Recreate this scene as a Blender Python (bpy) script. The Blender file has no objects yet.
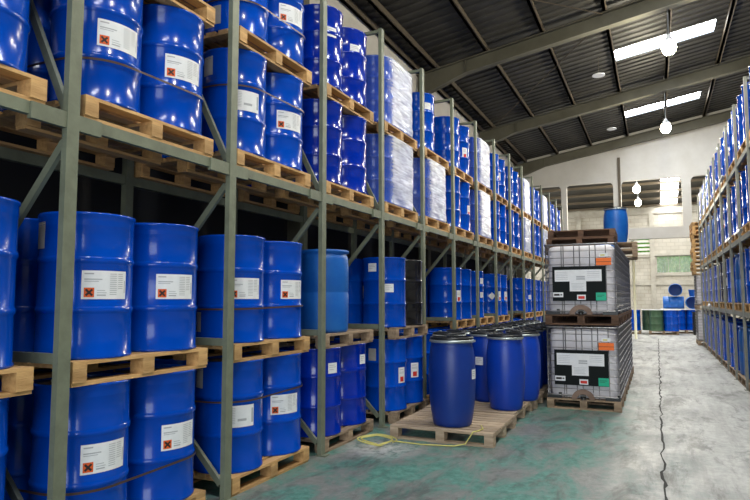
import bpy, bmesh, math, random
from mathutils import Vector, Matrix, noise

random.seed(7)
SC = bpy.context.scene
COL = SC.collection
PI = math.pi

# ------------------------------------------------------------------ camera
FPX = 607.93                                   # focal length in pixels of a 750x500 frame
YAW, PITCH, ROLL, CAMH = 0.4327, 0.0802, -0.0014, 1.6
cF = Vector((-math.sin(YAW) * math.cos(PITCH), math.cos(YAW) * math.cos(PITCH), math.sin(PITCH)))
_R = Vector((math.cos(YAW), math.sin(YAW), 0)); _U = _R.cross(cF)
cR = _R * math.cos(ROLL) + _U * math.sin(ROLL)
cU = -_R * math.sin(ROLL) + _U * math.cos(ROLL)
CAM = Vector((0, 0, CAMH))
cam = bpy.data.cameras.new('camera')
cam.sensor_width = 36; cam.lens = FPX / 750 * 36
cam.clip_start = 0.05; cam.clip_end = 300
camo = bpy.data.objects.new('camera', cam); COL.objects.link(camo)
M = Matrix((cR, cU, -cF)).transposed().to_4x4(); M.translation = CAM
camo.matrix_world = M
SC.camera = camo

# ------------------------------------------------------------------ world, fill light, exposure
SC.view_settings.view_transform = 'Standard'
SC.view_settings.look = 'None'
SC.view_settings.gamma = 1
SC.view_settings.use_curve_mapping = False
SC.view_settings.exposure = 0.0
w = bpy.data.worlds.new('sky'); SC.world = w; w.use_nodes = True
w.node_tree.nodes['Background'].inputs[0].default_value = (0.78, 0.88, 1.0, 1)
w.node_tree.nodes['Background'].inputs[1].default_value = 2.2

def area(name, loc, target, sx, sy, power, col=(1, 1, 1)):
    l = bpy.data.lights.new(name, 'AREA'); l.shape = 'RECTANGLE'; l.size = sx; l.size_y = sy
    l.energy = power; l.color = col
    o = bpy.data.objects.new(name, l); COL.objects.link(o); o.location = loc
    o.rotation_euler = (Vector(target) - Vector(loc)).to_track_quat('-Z', 'Y').to_euler()
    return o
# added fill light in an assumed door opening behind the camera, both unseen
area('rear_fill_light', (1.0, -5.6, 2.6), (0.2, 6, 1.6), 6.4, 4.6, 330, (0.93, 0.97, 1.0))

SKY_E = 42.0        # strength of the translucent roof sheets
LAMP_W = 320

# ------------------------------------------------------------------ photo rays
def ray(px, py):
    return cF + cR * ((px - 375) / FPX) - cU * ((py - 250) / FPX)

# ------------------------------------------------------------------ materials
MATS = {}
def mat(name, col, rough=0.5, metal=0.0, coat=0.0, var=0.0, nscale=6.0, ncol=None, nfac=0.5, bump=0.0,
        bscale=40.0, emit=None, estr=0.0, spec=0.5, alpha=None, stretch=None, lo=0.4, hi=0.65, rvar=0.0, detail=6):
    if name in MATS: return MATS[name]
    m = bpy.data.materials.new(name); m.use_nodes = True
    nt = m.node_tree; b = nt.nodes['Principled BSDF']
    b.inputs['Roughness'].default_value = rough
    b.inputs['Metallic'].default_value = metal
    b.inputs['Coat Weight'].default_value = coat
    b.inputs['Coat Roughness'].default_value = 0.08
    b.inputs['Specular IOR Level'].default_value = spec
    c4 = (*col, 1)
    b.inputs['Base Color'].default_value = c4
    tc = nt.nodes.new('ShaderNodeTexCoord')
    last = None
    vec = tc.outputs['Object']
    if stretch:
        mp = nt.nodes.new('ShaderNodeMapping'); mp.inputs['Scale'].default_value = stretch
        nt.links.new(vec, mp.inputs[0]); vec = mp.outputs[0]
    if ncol is not None or rvar:
        n = nt.nodes.new('ShaderNodeTexNoise'); n.inputs['Scale'].default_value = nscale
        n.inputs['Detail'].default_value = detail; n.inputs['Roughness'].default_value = 0.62
        nt.links.new(vec, n.inputs['Vector'])
        r = nt.nodes.new('ShaderNodeMapRange')
        r.inputs['From Min'].default_value = lo; r.inputs['From Max'].default_value = hi
        r.inputs['To Max'].default_value = nfac
        nt.links.new(n.outputs['Fac'], r.inputs[0])
        if ncol is not None:
            mx = nt.nodes.new('ShaderNodeMix'); mx.data_type = 'RGBA'
            nt.links.new(r.outputs[0], mx.inputs['Factor'])
            mx.inputs['A'].default_value = c4; mx.inputs['B'].default_value = (*ncol, 1)
            last = mx.outputs['Result']
        if rvar:
            ma = nt.nodes.new('ShaderNodeMath'); ma.operation = 'MULTIPLY_ADD'
            nt.links.new(r.outputs[0], ma.inputs[0]); ma.inputs[1].default_value = rvar; ma.inputs[2].default_value = rough
            nt.links.new(ma.outputs[0], b.inputs['Roughness'])
    if var:
        oi = nt.nodes.new('ShaderNodeObjectInfo')
        hs = nt.nodes.new('ShaderNodeHueSaturation')
        r2 = nt.nodes.new('ShaderNodeMapRange')
        r2.inputs['To Min'].default_value = 1 - var; r2.inputs['To Max'].default_value = 1 + var
        nt.links.new(oi.outputs['Random'], r2.inputs[0]); nt.links.new(r2.outputs[0], hs.inputs['Value'])
        if last is not None: nt.links.new(last, hs.inputs['Color'])
        else: hs.inputs['Color'].default_value = c4
        last = hs.outputs[0]
    if last is not None: nt.links.new(last, b.inputs['Base Color'])
    if bump:
        n2 = nt.nodes.new('ShaderNodeTexNoise'); n2.inputs['Scale'].default_value = bscale; n2.inputs['Detail'].default_value = 4
        nt.links.new(vec, n2.inputs['Vector'])
        bp = nt.nodes.new('ShaderNodeBump'); bp.inputs['Strength'].default_value = bump; bp.inputs['Distance'].default_value = 0.02
        nt.links.new(n2.outputs['Fac'], bp.inputs['Height']); nt.links.new(bp.outputs[0], b.inputs['Normal'])
    if emit is not None:
        b.inputs['Emission Color'].default_value = (*emit, 1); b.inputs['Emission Strength'].default_value = estr
    if alpha is not None: b.inputs['Alpha'].default_value = alpha
    MATS[name] = m
    return m

m_blue = mat('drum_blue_enamel', (0.0, 0.062, 0.46), 0.2, coat=0.25, spec=0.22, var=0.10, ncol=(0.0, 0.052, 0.39), nscale=3, nfac=0.5, bump=0.05, bscale=5)
m_navy = mat('drum_deep_blue_enamel', (0.0, 0.024, 0.36), 0.18, coat=0.5, spec=0.3, var=0.10, ncol=(0.0, 0.018, 0.26), nscale=3, nfac=0.5, bump=0.05, bscale=5)
m_plas = mat('pale_blue_plastic', (0.004, 0.10, 0.42), 0.42, var=0.08, ncol=(0.02, 0.17, 0.5), nscale=5, nfac=0.4)
m_barrel = mat('barrel_blue_plastic', (0.0, 0.045, 0.42), 0.36, var=0.12, ncol=(0.001, 0.035, 0.32), nscale=3, nfac=0.6, bump=0.04, bscale=9)
m_barrel_d = mat('barrel_dull_blue_plastic', (0.002, 0.028, 0.22), 0.38, ncol=(0.004, 0.04, 0.26), nscale=3, nfac=0.6, bump=0.04, bscale=9)
m_black = mat('black_plastic', (0.012, 0.013, 0.014), 0.35, var=0.2)
m_blackdrum = mat('black_enamel', (0.006, 0.006, 0.007), 0.25, coat=0.4)
m_green = mat('green_enamel', (0.04, 0.10, 0.05), 0.4, ncol=(0.07, 0.12, 0.07), nscale=4, nfac=0.6)
m_ring = mat('galvanised_ring', (0.42, 0.46, 0.46), 0.35, metal=0.7)
m_paper = mat('label_paper', (0.80, 0.81, 0.82), 0.6, ncol=(0.68, 0.69, 0.71), nscale=14, nfac=0.5)
m_beige = mat('beige_paper', (0.48, 0.45, 0.40), 0.7, ncol=(0.36, 0.33, 0.28), nscale=10, nfac=0.6)
m_print = mat('grey_print', (0.40, 0.41, 0.43), 0.7)
m_ink = mat('black_ink', (0.02, 0.012, 0.01), 0.6)
m_orange = mat('hazard_orange', (0.72, 0.10, 0.012), 0.55)
m_red = mat('red_print', (0.62, 0.03, 0.02), 0.55)
m_wood = mat('pallet_wood', (0.56, 0.34, 0.14), 0.75, var=0.22, ncol=(0.36, 0.19, 0.065), nscale=3.0, nfac=0.75, stretch=(1.2, 9, 9), bump=0.25, bscale=20)
m_woodg = mat('weathered_wood', (0.36, 0.26, 0.17), 0.8, var=0.22, ncol=(0.20, 0.13, 0.08), nscale=3.0, nfac=0.8, stretch=(1.2, 9, 9), bump=0.3, bscale=20)
m_woodp = mat('bleached_wood', (0.50, 0.385, 0.27), 0.8, var=0.22, ncol=(0.31, 0.22, 0.14), nscale=3.0, nfac=0.8, stretch=(1.2, 9, 9), bump=0.3, bscale=20)
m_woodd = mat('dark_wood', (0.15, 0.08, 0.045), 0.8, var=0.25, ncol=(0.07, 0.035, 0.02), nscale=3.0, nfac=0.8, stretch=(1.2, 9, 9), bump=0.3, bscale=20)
m_steel = mat('rack_grey_green_paint', (0.175, 0.195, 0.135), 0.5, ncol=(0.12, 0.13, 0.09), nscale=7, nfac=0.7, bump=0.08, bscale=30, var=0.06)
m_steelr = mat('rack_pale_grey_paint', (0.24, 0.25, 0.22), 0.5, metal=0.1, ncol=(0.16, 0.16, 0.13), nscale=7, nfac=0.7, var=0.08)
m_rafter = mat('rafter_paint', (0.125, 0.118, 0.085), 0.6, ncol=(0.085, 0.08, 0.055), nscale=1.5, nfac=0.8)
m_purlin = mat('purlin_paint', (0.10, 0.078, 0.052), 0.65)
m_roof = mat('roof_sheet', (0.056, 0.053, 0.047), 0.5, metal=0.25, ncol=(0.030, 0.029, 0.026), nscale=0.8, nfac=0.9, spec=0.3)
m_sky = mat('translucent_sheet', (0.9, 0.93, 1.0), 0.5, emit=(0.90, 0.95, 1.0), estr=SKY_E)
m_sky2 = mat('translucent_sheet_dim', (0.9, 0.93, 1.0), 0.5, emit=(0.95, 0.95, 0.93), estr=SKY_E * 0.72)  # same sheet with a weaker glow, to tone down the next hall
m_white = mat('white_plaster', (0.66, 0.64, 0.60), 0.85, ncol=(0.52, 0.49, 0.44), nscale=0.9, nfac=0.8, lo=0.35, hi=0.75)
m_cream = mat('cream_pipe', (0.78, 0.74, 0.5), 0.5)
m_wall_shade = mat('wall_shade_dark', (0.02, 0.02, 0.022), 0.9)  # near-black puts the shade behind the long rack into the wall colour
m_conc = mat('concrete_frame', (0.42, 0.40, 0.35), 0.85, ncol=(0.30, 0.28, 0.24), nscale=2, nfac=0.8)
m_tank = mat('tank_white_plastic', (0.72, 0.70, 0.73), 0.35, ncol=(0.62, 0.58, 0.60), nscale=2.2, nfac=0.7)
m_cage = mat('galvanised_tube', (0.30, 0.30, 0.31), 0.4, metal=0.7, ncol=(0.2, 0.18, 0.17), nscale=8, nfac=0.7)
m_plate = mat('black_plate', (0.006, 0.009, 0.009), 0.6, spec=0.15)
m_green_s = mat('green_sticker', (0.0, 0.42, 0.24), 0.5)
m_orange_s = mat('orange_sticker', (0.85, 0.16, 0.01), 0.5)
m_rust = mat('rust_brown_arch', (0.23, 0.15, 0.11), 0.6, ncol=(0.15, 0.09, 0.06), nscale=9, nfac=0.8)
m_yellow = mat('yellow_strap', (0.62, 0.56, 0.16), 0.5)
m_strap = mat('brown_strap', (0.06, 0.035, 0.03), 0.4)
m_bulb = mat('lamp_bulb', (1, 1, 1), 0.5, emit=(1, 0.93, 0.66), estr=60)
m_lampw = mat('lamp_enamel', (0.75, 0.76, 0.78), 0.3)
m_leaf = mat('leaf_green', (0.12, 0.36, 0.05), 0.7, ncol=(0.32, 0.55, 0.14), nscale=5, nfac=1.0)
m_glass = mat('pane_glass', (0.9, 0.95, 0.95), 0.05, alpha=0.12)
m_bag = mat('white_plastic_sheet', (0.72, 0.73, 0.74), 0.4, bump=0.6, bscale=9)
m_crack = mat('crack_dark', (0.03, 0.03, 0.028), 0.95)
m_rope = mat('steel_rod', (0.35, 0.36, 0.36), 0.5, metal=0.4)

def film_material():
    m = bpy.data.materials.new('stretch_film'); m.use_nodes = True
    nt = m.node_tree; b = nt.nodes['Principled BSDF']; out = nt.nodes['Material Output']
    b.inputs['Base Color'].default_value = (0.86, 0.89, 0.94, 1); b.inputs['Roughness'].default_value = 0.16
    tr = nt.nodes.new('ShaderNodeBsdfTransparent'); tr.inputs[0].default_value = (0.93, 0.96, 1, 1)
    mx = nt.nodes.new('ShaderNodeMixShader')
    tc = nt.nodes.new('ShaderNodeTexCoord'); mp = nt.nodes.new('ShaderNodeMapping')
    mp.inputs['Scale'].default_value = (0.9, 0.9, 9.0); mp.inputs['Rotation'].default_value = (0.12, 0.1, 0)
    nt.links.new(tc.outputs['Object'], mp.inputs[0])
    n = nt.nodes.new('ShaderNodeTexNoise'); n.inputs['Scale'].default_value = 4.2; n.inputs['Detail'].default_value = 8
    nt.links.new(mp.outputs[0], n.inputs['Vector'])
    r = nt.nodes.new('ShaderNodeMapRange'); r.inputs['From Min'].default_value = 0.36; r.inputs['From Max'].default_value = 0.66
    r.inputs['To Min'].default_value = 0.55; r.inputs['To Max'].default_value = 1.0
    nt.links.new(n.outputs['Fac'], r.inputs[0])
    bp = nt.nodes.new('ShaderNodeBump'); bp.inputs['Strength'].default_value = 0.35; bp.inputs['Distance'].default_value = 0.03
    nt.links.new(n.outputs['Fac'], bp.inputs['Height']); nt.links.new(bp.outputs[0], b.inputs['Normal'])
    lw = nt.nodes.new('ShaderNodeLayerWeight'); lw.inputs['Blend'].default_value = 0.5
    r3 = nt.nodes.new('ShaderNodeMapRange'); r3.inputs['From Min'].default_value = 0.25; r3.inputs['From Max'].default_value = 0.75
    r3.inputs['To Min'].default_value = 0.07; r3.inputs['To Max'].default_value = 0.9
    nt.links.new(lw.outputs['Facing'], r3.inputs[0])
    mu = nt.nodes.new('ShaderNodeMath'); mu.operation = 'MULTIPLY'
    nt.links.new(r.outputs[0], mu.inputs[0]); nt.links.new(r3.outputs[0], mu.inputs[1])
    nt.links.new(mu.outputs[0], mx.inputs[0]); nt.links.new(tr.outputs[0], mx.inputs[1]); nt.links.new(b.outputs[0], mx.inputs[2])
    nt.links.new(mx.outputs[0], out.inputs['Surface'])
    return m
m_film = film_material()

def block_material(name, c1, c2, mortar, bw=0.42, bh=0.21):
    m = bpy.data.materials.new(name); m.use_nodes = True
    nt = m.node_tree; b = nt.nodes['Principled BSDF']; b.inputs['Roughness'].default_value = 0.9
    tc = nt.nodes.new('ShaderNodeTexCoord')
    sp = nt.nodes.new('ShaderNodeSeparateXYZ'); cb = nt.nodes.new('ShaderNodeCombineXYZ')
    nt.links.new(tc.outputs['Object'], sp.inputs[0])
    nt.links.new(sp.outputs[0], cb.inputs[0]); nt.links.new(sp.outputs[2], cb.inputs[1])
    br = nt.nodes.new('ShaderNodeTexBrick')
    br.inputs['Color1'].default_value = (*c1, 1); br.inputs['Color2'].default_value = (*c2, 1); br.inputs['Mortar'].default_value = (*mortar, 1)
    br.inputs['Scale'].default_value = 1; br.inputs['Brick Width'].default_value = bw; br.inputs['Row Height'].default_value = bh
    br.inputs['Mortar Size'].default_value = 0.014
    nt.links.new(cb.outputs[0], br.inputs['Vector'])
    n = nt.nodes.new('ShaderNodeTexNoise'); n.inputs['Scale'].default_value = 0.9; n.inputs['Detail'].default_value = 6
    nt.links.new(tc.outputs['Object'], n.inputs['Vector'])
    mx = nt.nodes.new('ShaderNodeMix'); mx.data_type = 'RGBA'; mx.blend_type = 'MULTIPLY'
    mx.inputs['Factor'].default_value = 0.7
    nt.links.new(br.outputs[0], mx.inputs['A'])
    cr = nt.nodes.new('ShaderNodeValToRGB'); cr.color_ramp.elements[0].position = 0.3; cr.color_ramp.elements[0].color = (0.6, 0.57, 0.5, 1)
    cr.color_ramp.elements[1].position = 0.65
    nt.links.new(n.outputs['Fac'], cr.inputs[0]); nt.links.new(cr.outputs[0], mx.inputs['B'])
    nt.links.new(mx.outputs['Result'], b.inputs['Base Color'])
    return m
m_block = block_material('beige_blockwork', (0.50, 0.475, 0.42), (0.44, 0.42, 0.375), (0.36, 0.335, 0.29))

def floor_material():
    m = bpy.data.materials.new('worn_concrete_floor'); m.use_nodes = True
    nt = m.node_tree; b = nt.nodes['Principled BSDF']
    N = nt.nodes.new; L = nt.links.new
    tc = N('ShaderNodeTexCoord'); P = tc.outputs['Object']
    def noise_(scale, detail=8, rough=0.65, st=None, dist=0.0):
        n = N('ShaderNodeTexNoise'); n.inputs['Scale'].default_value = scale; n.inputs['Detail'].default_value = detail
        n.inputs['Roughness'].default_value = rough; n.inputs['Distortion'].default_value = dist
        v = P
        if st:
            mp = N('ShaderNodeMapping'); mp.inputs['Scale'].default_value = st; L(P, mp.inputs[0]); v = mp.outputs[0]
        L(v, n.inputs['Vector']); return n.outputs['Fac']
    def rng(s, a, b_, lo=0.0, hi=1.0):
        r = N('ShaderNodeMapRange'); r.inputs['From Min'].default_value = a; r.inputs['From Max'].default_value = b_
        r.inputs['To Min'].default_value = lo; r.inputs['To Max'].default_value = hi; L(s, r.inputs[0]); return r.outputs[0]
    def mul(a, b_):
        q = N('ShaderNodeMath'); q.operation = 'MULTIPLY'; L(a, q.inputs[0])
        if isinstance(b_, float): q.inputs[1].default_value = b_
        else: L(b_, q.inputs[1])
        return q.outputs[0]
    def mix(f, a, b_):
        q = N('ShaderNodeMix'); q.data_type = 'RGBA'
        L(f, q.inputs['Factor'])
        if isinstance(a, tuple): q.inputs['A'].default_value = (*a, 1)
        else: L(a, q.inputs['A'])
        if isinstance(b_, tuple): q.inputs['B'].default_value = (*b_, 1)
        else: L(b_, q.inputs['B'])
        return q.outputs['Result']
    sp = N('ShaderNodeSeparateXYZ'); L(P, sp.inputs[0])
    X, Y = sp.outputs[0], sp.outputs[1]
    big = noise_(0.5, 9, 0.62); mid = noise_(2.4, 10, 0.74, (1, 0.5, 1), 0.5); fine = noise_(11, 9, 0.75)
    col = mix(rng(big, 0.35, 0.65), (0.47, 0.47, 0.455), (0.27, 0.275, 0.27))
    col = mix(rng(fine, 0.4, 0.7, 0, 0.75), col, (0.17, 0.175, 0.17))
    col = mix(rng(noise_(2.2, 10, 0.75, (2.2, .22, 1), .3), 0.44, 0.64, 0, 0.75), col, (0.17, 0.17, 0.165))
    # remains of green floor paint in the strip in front of the rack
    zone0 = mul(rng(X, 0.05, -0.5), rng(Y, 15.0, 8.5, 0.0, 1.0))
    col = mix(mul(zone0, rng(big, 0.2, 0.55, 0.55, 1.0)), col, mix(rng(fine, 0.35, 0.65), (0.25, 0.25, 0.237), (0.13, 0.128, 0.12)))
    zone = mul(rng(X, -0.15, -0.75), rng(Y, 13.5, 9.0))
    teal = mix(rng(fine, 0.42, 0.6), (0.03, 0.15, 0.12), (0.11, 0.30, 0.245))
    col = mix(mul(zone, rng(mid, 0.43, 0.55, 0.05, 0.88)), col, teal)
    zone2 = mul(rng(X, 1.6, 0.2), rng(Y, 9.5, 5.5))
    col = mix(mul(zone2, rng(mid, 0.50, 0.7, 0, 0.35)), col, teal)
    # oil and tyre stains
    st = noise_(1.5, 10, 0.75, (1.5, 0.5, 1), 0.5)
    col = mix(rng(st, 0.51, 0.60, 0, 0.75), col, (0.07, 0.07, 0.066))
    # white spilled powder by the coil of strap
    d = N('ShaderNodeVectorMath'); d.operation = 'DISTANCE'; L(P, d.inputs[0]); d.inputs[1].default_value = (-2.72, 6.12, 0)
    sw = mul(rng(d.outputs['Value'], 0.55, 0.12), rng(fine, 0.36, 0.56))
    col = mix(sw, col, (0.55, 0.56, 0.55))
    L(col, b.inputs['Base Color'])
    L(rng(mid, 0.3, 0.7, 0.38, 0.7), b.inputs['Roughness'])
    bp = N('ShaderNodeBump'); bp.inputs['Strength'].default_value = 0.25; bp.inputs['Distance'].default_value = 0.01
    L(fine, bp.inputs['Height']); L(bp.outputs[0], b.inputs['Normal'])
    return m
m_floor = floor_material()

# ------------------------------------------------------------------ mesh helpers
class MB:
    def __init__(s): s.v = []; s.f = []; s.m = []; s.mats = []; s.smooth = []
    def mi(s, m):
        if m not in s.mats: s.mats.append(m)
        return s.mats.index(m)
    def face(s, idx, m, sm=False): s.f.append(idx); s.m.append(s.mi(m)); s.smooth.append(sm)
    def box(s, x0, y0, z0, x1, y1, z1, m):
        b = len(s.v)
        s.v += [(x0, y0, z0), (x1, y0, z0), (x1, y1, z0), (x0, y1, z0), (x0, y0, z1), (x1, y0, z1), (x1, y1, z1), (x0, y1, z1)]
        for q in ((0, 3, 2, 1), (4, 5, 6, 7), (0, 1, 5, 4), (1, 2, 6, 5), (2, 3, 7, 6), (3, 0, 4, 7)): s.face([b + k for k in q], m)
        return s
    def bar(s, a, b_, wx, wy, m):
        """rectangular bar from a to b"""
        a = Vector(a); b_ = Vector(b_); d = (b_ - a).normalized()
        up = Vector((0, 1, 0)) if abs(d.y) < 0.9 else Vector((0, 0, 1))
        u = d.cross(up).normalized(); v = d.cross(u).normalized()
        i = len(s.v)
        for p in (a, b_):
            for sx, sy in ((-1, -1), (1, -1), (1, 1), (-1, 1)): s.v.append(tuple(p + u * (sx * wx / 2) + v * (sy * wy / 2)))
        for q in ((3, 2, 1, 0), (4, 5, 6, 7), (0, 1, 5, 4), (1, 2, 6, 5), (2, 3, 7, 6), (3, 0, 4, 7)): s.face([i + k for k in q], m)
        return s
    def lathe(s, prof, m, n=40, cap0=True, cap1=True, cx=0, cy=0):
        i = len(s.v)
        for r, z in prof:
            for k in range(n):
                a = 2 * PI * k / n; s.v.append((cx + r * math.cos(a), cy + r * math.sin(a), z))
        for j in range(len(prof) - 1):
            for k in range(n):
                s.face([i + j * n + k, i + j * n + (k + 1) % n, i + (j + 1) * n + (k + 1) % n, i + (j + 1) * n + k], m, True)
        if cap0: s.face([i + k for k in reversed(range(n))], m)
        if cap1: s.face([i + (len(prof) - 1) * n + k for k in range(n)], m)
        return s
    def tube(s, pts, r, m, n=8, closed=False):
        pts = [Vector(p) for p in pts]; i = len(s.v); L = len(pts)
        for j, p in enumerate(pts):
            if closed: d = pts[(j + 1) % L] - pts[j - 1]
            else: d = pts[min(j + 1, L - 1)] - pts[max(j - 1, 0)]
            d.normalize(); up = Vector((0, 0, 1)) if abs(d.z) < 0.9 else Vector((1, 0, 0))
            u = d.cross(up).normalized(); v = d.cross(u).normalized()
            for k in range(n):
                a = 2 * PI * k / n; s.v.append(tuple(p + u * (r * math.cos(a)) + v * (r * math.sin(a))))
        for j in range(L if closed else L - 1):
            jj = (j + 1) % L
            for k in range(n):
                s.face([i + j * n + k, i + j * n + (k + 1) % n, i + jj * n + (k + 1) % n, i + jj * n + k], m, True)
        if not closed:
            s.face([i + k for k in range(n)], m); s.face([i + (L - 1) * n + k for k in reversed(range(n))], m)
        return s
    def grid(s, fn, nu, nv, m, closed=False, sm=True):
        i = len(s.v); cu = nu if closed else nu + 1
        for b in range(nv + 1):
            for a in range(cu): s.v.append(tuple(fn(a / nu, b / nv)))
        for b in range(nv):
            for a in range(nu):
                s.face([i + b * cu + a, i + b * cu + (a + 1) % cu, i + (b + 1) * cu + (a + 1) % cu, i + (b + 1) * cu + a], m, sm)
        return s
    def cpatch(s, r, s0, s1, z0, z1, m, n=8):
        """curved patch on a cylinder facing -Y; s is arc length"""
        return s.grid(lambda u, v: (r * math.sin((s0 + (s1 - s0) * u) / r), -r * math.cos((s0 + (s1 - s0) * u) / r), z0 + (z1 - z0) * v), n, 1, m)
    def cstrip(s, r, a, b_, wdt, m, n=5):
        (x0, z0), (x1, z1) = a, b_
        L = math.hypot(x1 - x0, z1 - z0); nx, nz = -(z1 - z0) / L * wdt / 2, (x1 - x0) / L * wdt / 2
        def fn(u, v):
            q = 2 * v - 1; S = x0 + (x1 - x0) * u + nx * q; Z = z0 + (z1 - z0) * u + nz * q
            return (r * math.sin(S / r), -r * math.cos(S / r), Z)
        return s.grid(fn, n, 1, m)
    def mesh(s, name):
        me = bpy.data.meshes.new(name); me.from_pydata(s.v, [], s.f)
        for m in s.mats: me.materials.append(m)
        me.polygons.foreach_set('material_index', s.m); me.polygons.foreach_set('use_smooth', s.smooth)
        me.update(); return me

def link(name, data, parent=None, loc=(0, 0, 0), rz=0.0, rx=0.0, ry=0.0):
    o = bpy.data.objects.new(name, data); COL.objects.link(o)
    o.location = loc; o.rotation_euler = (rx, ry, rz)
    if parent is not None: o.parent = parent
    return o
def tag(o, label, cat, group=None):
    o['label'] = label; o['category'] = cat
    if group: o['group'] = group
    return o
def thing(name, label, cat, loc=(0, 0, 0), rz=0.0, group=None, rx=0.0, ry=0.0):
    return tag(link(name, None, None, loc, rz, rx, ry), label, cat, group)
def struct(name, mb, parent=None, loc=(0, 0, 0)):
    o = link(name, mb.mesh(name), parent, loc)
    if parent is None: o['kind'] = 'structure'
    return o
def boxmesh(name, x0, y0, z0, x1, y1, z1, m): return MB().box(x0, y0, z0, x1, y1, z1, m).mesh(name)
ORD = ['zeroth', 'first', 'second', 'third', 'fourth', 'fifth', 'sixth', 'seventh', 'eighth', 'ninth', 'tenth',
       'eleventh', 'twelfth', 'thirteenth', 'fourteenth', 'fifteenth', 'sixteenth']

# ================================================================== the building
XW, XRW, RIDGE = -5.45, 15.6, 5.1            # left wall, right wall, ridge line
YB, YG, YE = -6.0, 26.5, 39.0                # rear wall, gable wall, far wall of the next hall
SLOPE = 0.165
def roofz(x, base=8.45): return base + SLOPE * (x if x < RIDGE else 2 * RIDGE - x)

fl = struct('floor', MB().grid(lambda u, v: (-8 + 26 * u, -8 + 48.5 * v, 0), 2, 4, m_floor, sm=False))
# the long crack that runs down the aisle
mb = MB(); random.seed(3); xs = []
y = 2.0; x = 0.0
pts = []
while y < 27:
    pts.append((x + random.uniform(-.02, .02), y, random.uniform(.004, .018))); y += random.uniform(.08, .25)
for a, b in zip(pts, pts[1:]):
    i = len(mb.v); mb.v += [(a[0] - a[2], a[1], .0015), (a[0] + a[2], a[1], .0015), (b[0] + b[2], b[1], .0015), (b[0] - b[2], b[1], .0015)]
    mb.face([i, i + 1, i + 2, i + 3], m_crack)
link('floor_crack', mb.mesh('floor_crack'), fl)

# roof sheets (real ribs along the slope), left open where the translucent sheets lie
SKY_Y = [(-0.7 + 6.0 * k, 0.10 + 6.0 * k) for k in range(0, 5)]    # ...17.3-18.1, 23.3-24.1
SKX0, SKX1 = -0.90, 1.63
def rib(y):
    t = (y / 0.30) % 1.0
    return 0.035 * min(1, max(0, (abs(t - .5) - .18) / .08))
def sheet(mb, xs, y0, y1):
    ys = [y0]; k = math.floor(y0 / .30)
    while k * .30 < y1:
        for t in (0.24, 0.32, 0.68, 0.76):
            yy = (k + t) * .30
            if y0 < yy < y1: ys.append(yy)
        k += 1
    ys.append(y1)
    i = len(mb.v)
    for yy in ys:
        for xx in xs: mb.v.append((xx, yy, roofz(xx) + rib(yy)))
    n = len(xs)
    for a in range(len(ys) - 1):
        for b in range(n - 1): mb.face([i + a * n + b, i + (a + 1) * n + b, i + (a + 1) * n + b + 1, i + a * n + b + 1], m_roof)
mb = MB(); y = YB
for a, b in SKY_Y:
    sheet(mb, [XW - .4, RIDGE, XRW + .3], y, a)
    sheet(mb, [XW - .4, SKX0], a, b); sheet(mb, [SKX1, RIDGE, XRW + .3], a, b); y = b
sheet(mb, [XW - .4, RIDGE, XRW + .3], y, YG)
ceil = struct('ceiling', mb)
sk = MB().grid(lambda u, v: (SKX0 - .05 + (SKX1 - SKX0 + .1) * u, v * .8, roofz(SKX0 - .05 + (SKX1 - SKX0 + .1) * u) + .05), 2, 1, m_sky).mesh('skylight')
for a, b in SKY_Y: link('skylight', sk, ceil, (0, a, 0))

# purlins
k = 0
for xp in [-5.36, -4.95, -3.62, -2.26, -0.86, 0.50, 1.90, 3.3, 4.7, 5.6, 7.0, 8.4, 9.8, 11.2, 12.6, 14.0, 15.2]:
    z = roofz(xp)
    struct('trim_%d' % k, MB().box(xp - .035, YB, z - .17, xp + .035, YG - .02, z - .012, m_purlin).box(xp - .035, YB, z - .17, xp + .065, YG - .02, z - .155, m_purlin)); k += 1
# rafters: deep I sections on columns, with a haunch at each eave
def rafter(yc, nm):
    mb = MB()
    def z_lo(x):
        b = roofz(x) - .17 - .36
        if x < XW + 1.3: b -= 0.26 * (XW + 1.3 - x) / 1.3
        if x > XRW - 1.3: b -= 0.26 * (x - XRW + 1.3) / 1.3
        return b
    xs = [XW, XW + 1.3, RIDGE, XRW - 1.3, XRW]
    for a, b in zip(xs, xs[1:]):
        ta, tb = roofz(a) - .172, roofz(b) - .172
        for (w0, za0, za1, zb0, zb1) in ((.012, z_lo(a), ta, z_lo(b), tb), (.10, z_lo(a), z_lo(a) + .025, z_lo(b), z_lo(b) + .025), (.10, ta - .025, ta, tb - .025, tb)):
            i = len(mb.v)
            mb.v += [(a, yc - w0, za0), (b, yc - w0, zb0), (b, yc + w0, zb0), (a, yc + w0, za0), (a, yc - w0, za1), (b, yc - w0, zb1), (b, yc + w0, zb1), (a, yc + w0, za1)]
            for q in ((0, 3, 2, 1), (4, 5, 6, 7), (0, 1, 5, 4), (1, 2, 6, 5), (2, 3, 7, 6), (3, 0, 4, 7)): mb.face([i + t for t in q], m_rafter)
    for xs_ in (XW + 1.3, RIDGE):                       # stiffeners at the splices
        mb.box(xs_ - .012, yc - .1, z_lo(xs_), xs_ + .012, yc + .1, roofz(xs_) - .175, m_rafter)
    mb.box(XW + .01, yc - .1, 0, XW + .28, yc + .1, z_lo(XW) , m_rafter)
    mb.box(XRW - .28, yc - .1, 0, XRW - .01, yc + .1, z_lo(XRW), m_rafter)
    return struct(nm, mb)
for j, yc in enumerate([2.46, 8.46, 14.46, 20.46, 26.30]): rafter(yc, 'trim_%d' % (k + j))
k += 5
# thin cross bracing rods under the roof
for j, (ya, yb, xa, xb) in enumerate([(8.6, 14.3, -5.0, -0.9), (14.6, 20.3, -0.86, -5.0), (14.6, 20.3, 1.9, 5.0)]):
    struct('trim_%d' % (k + j), MB().tube([(xa, ya, roofz(xa) - .24), (xb, yb, roofz(xb) - .24)], .012, m_purlin, 6))
k += 3

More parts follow.
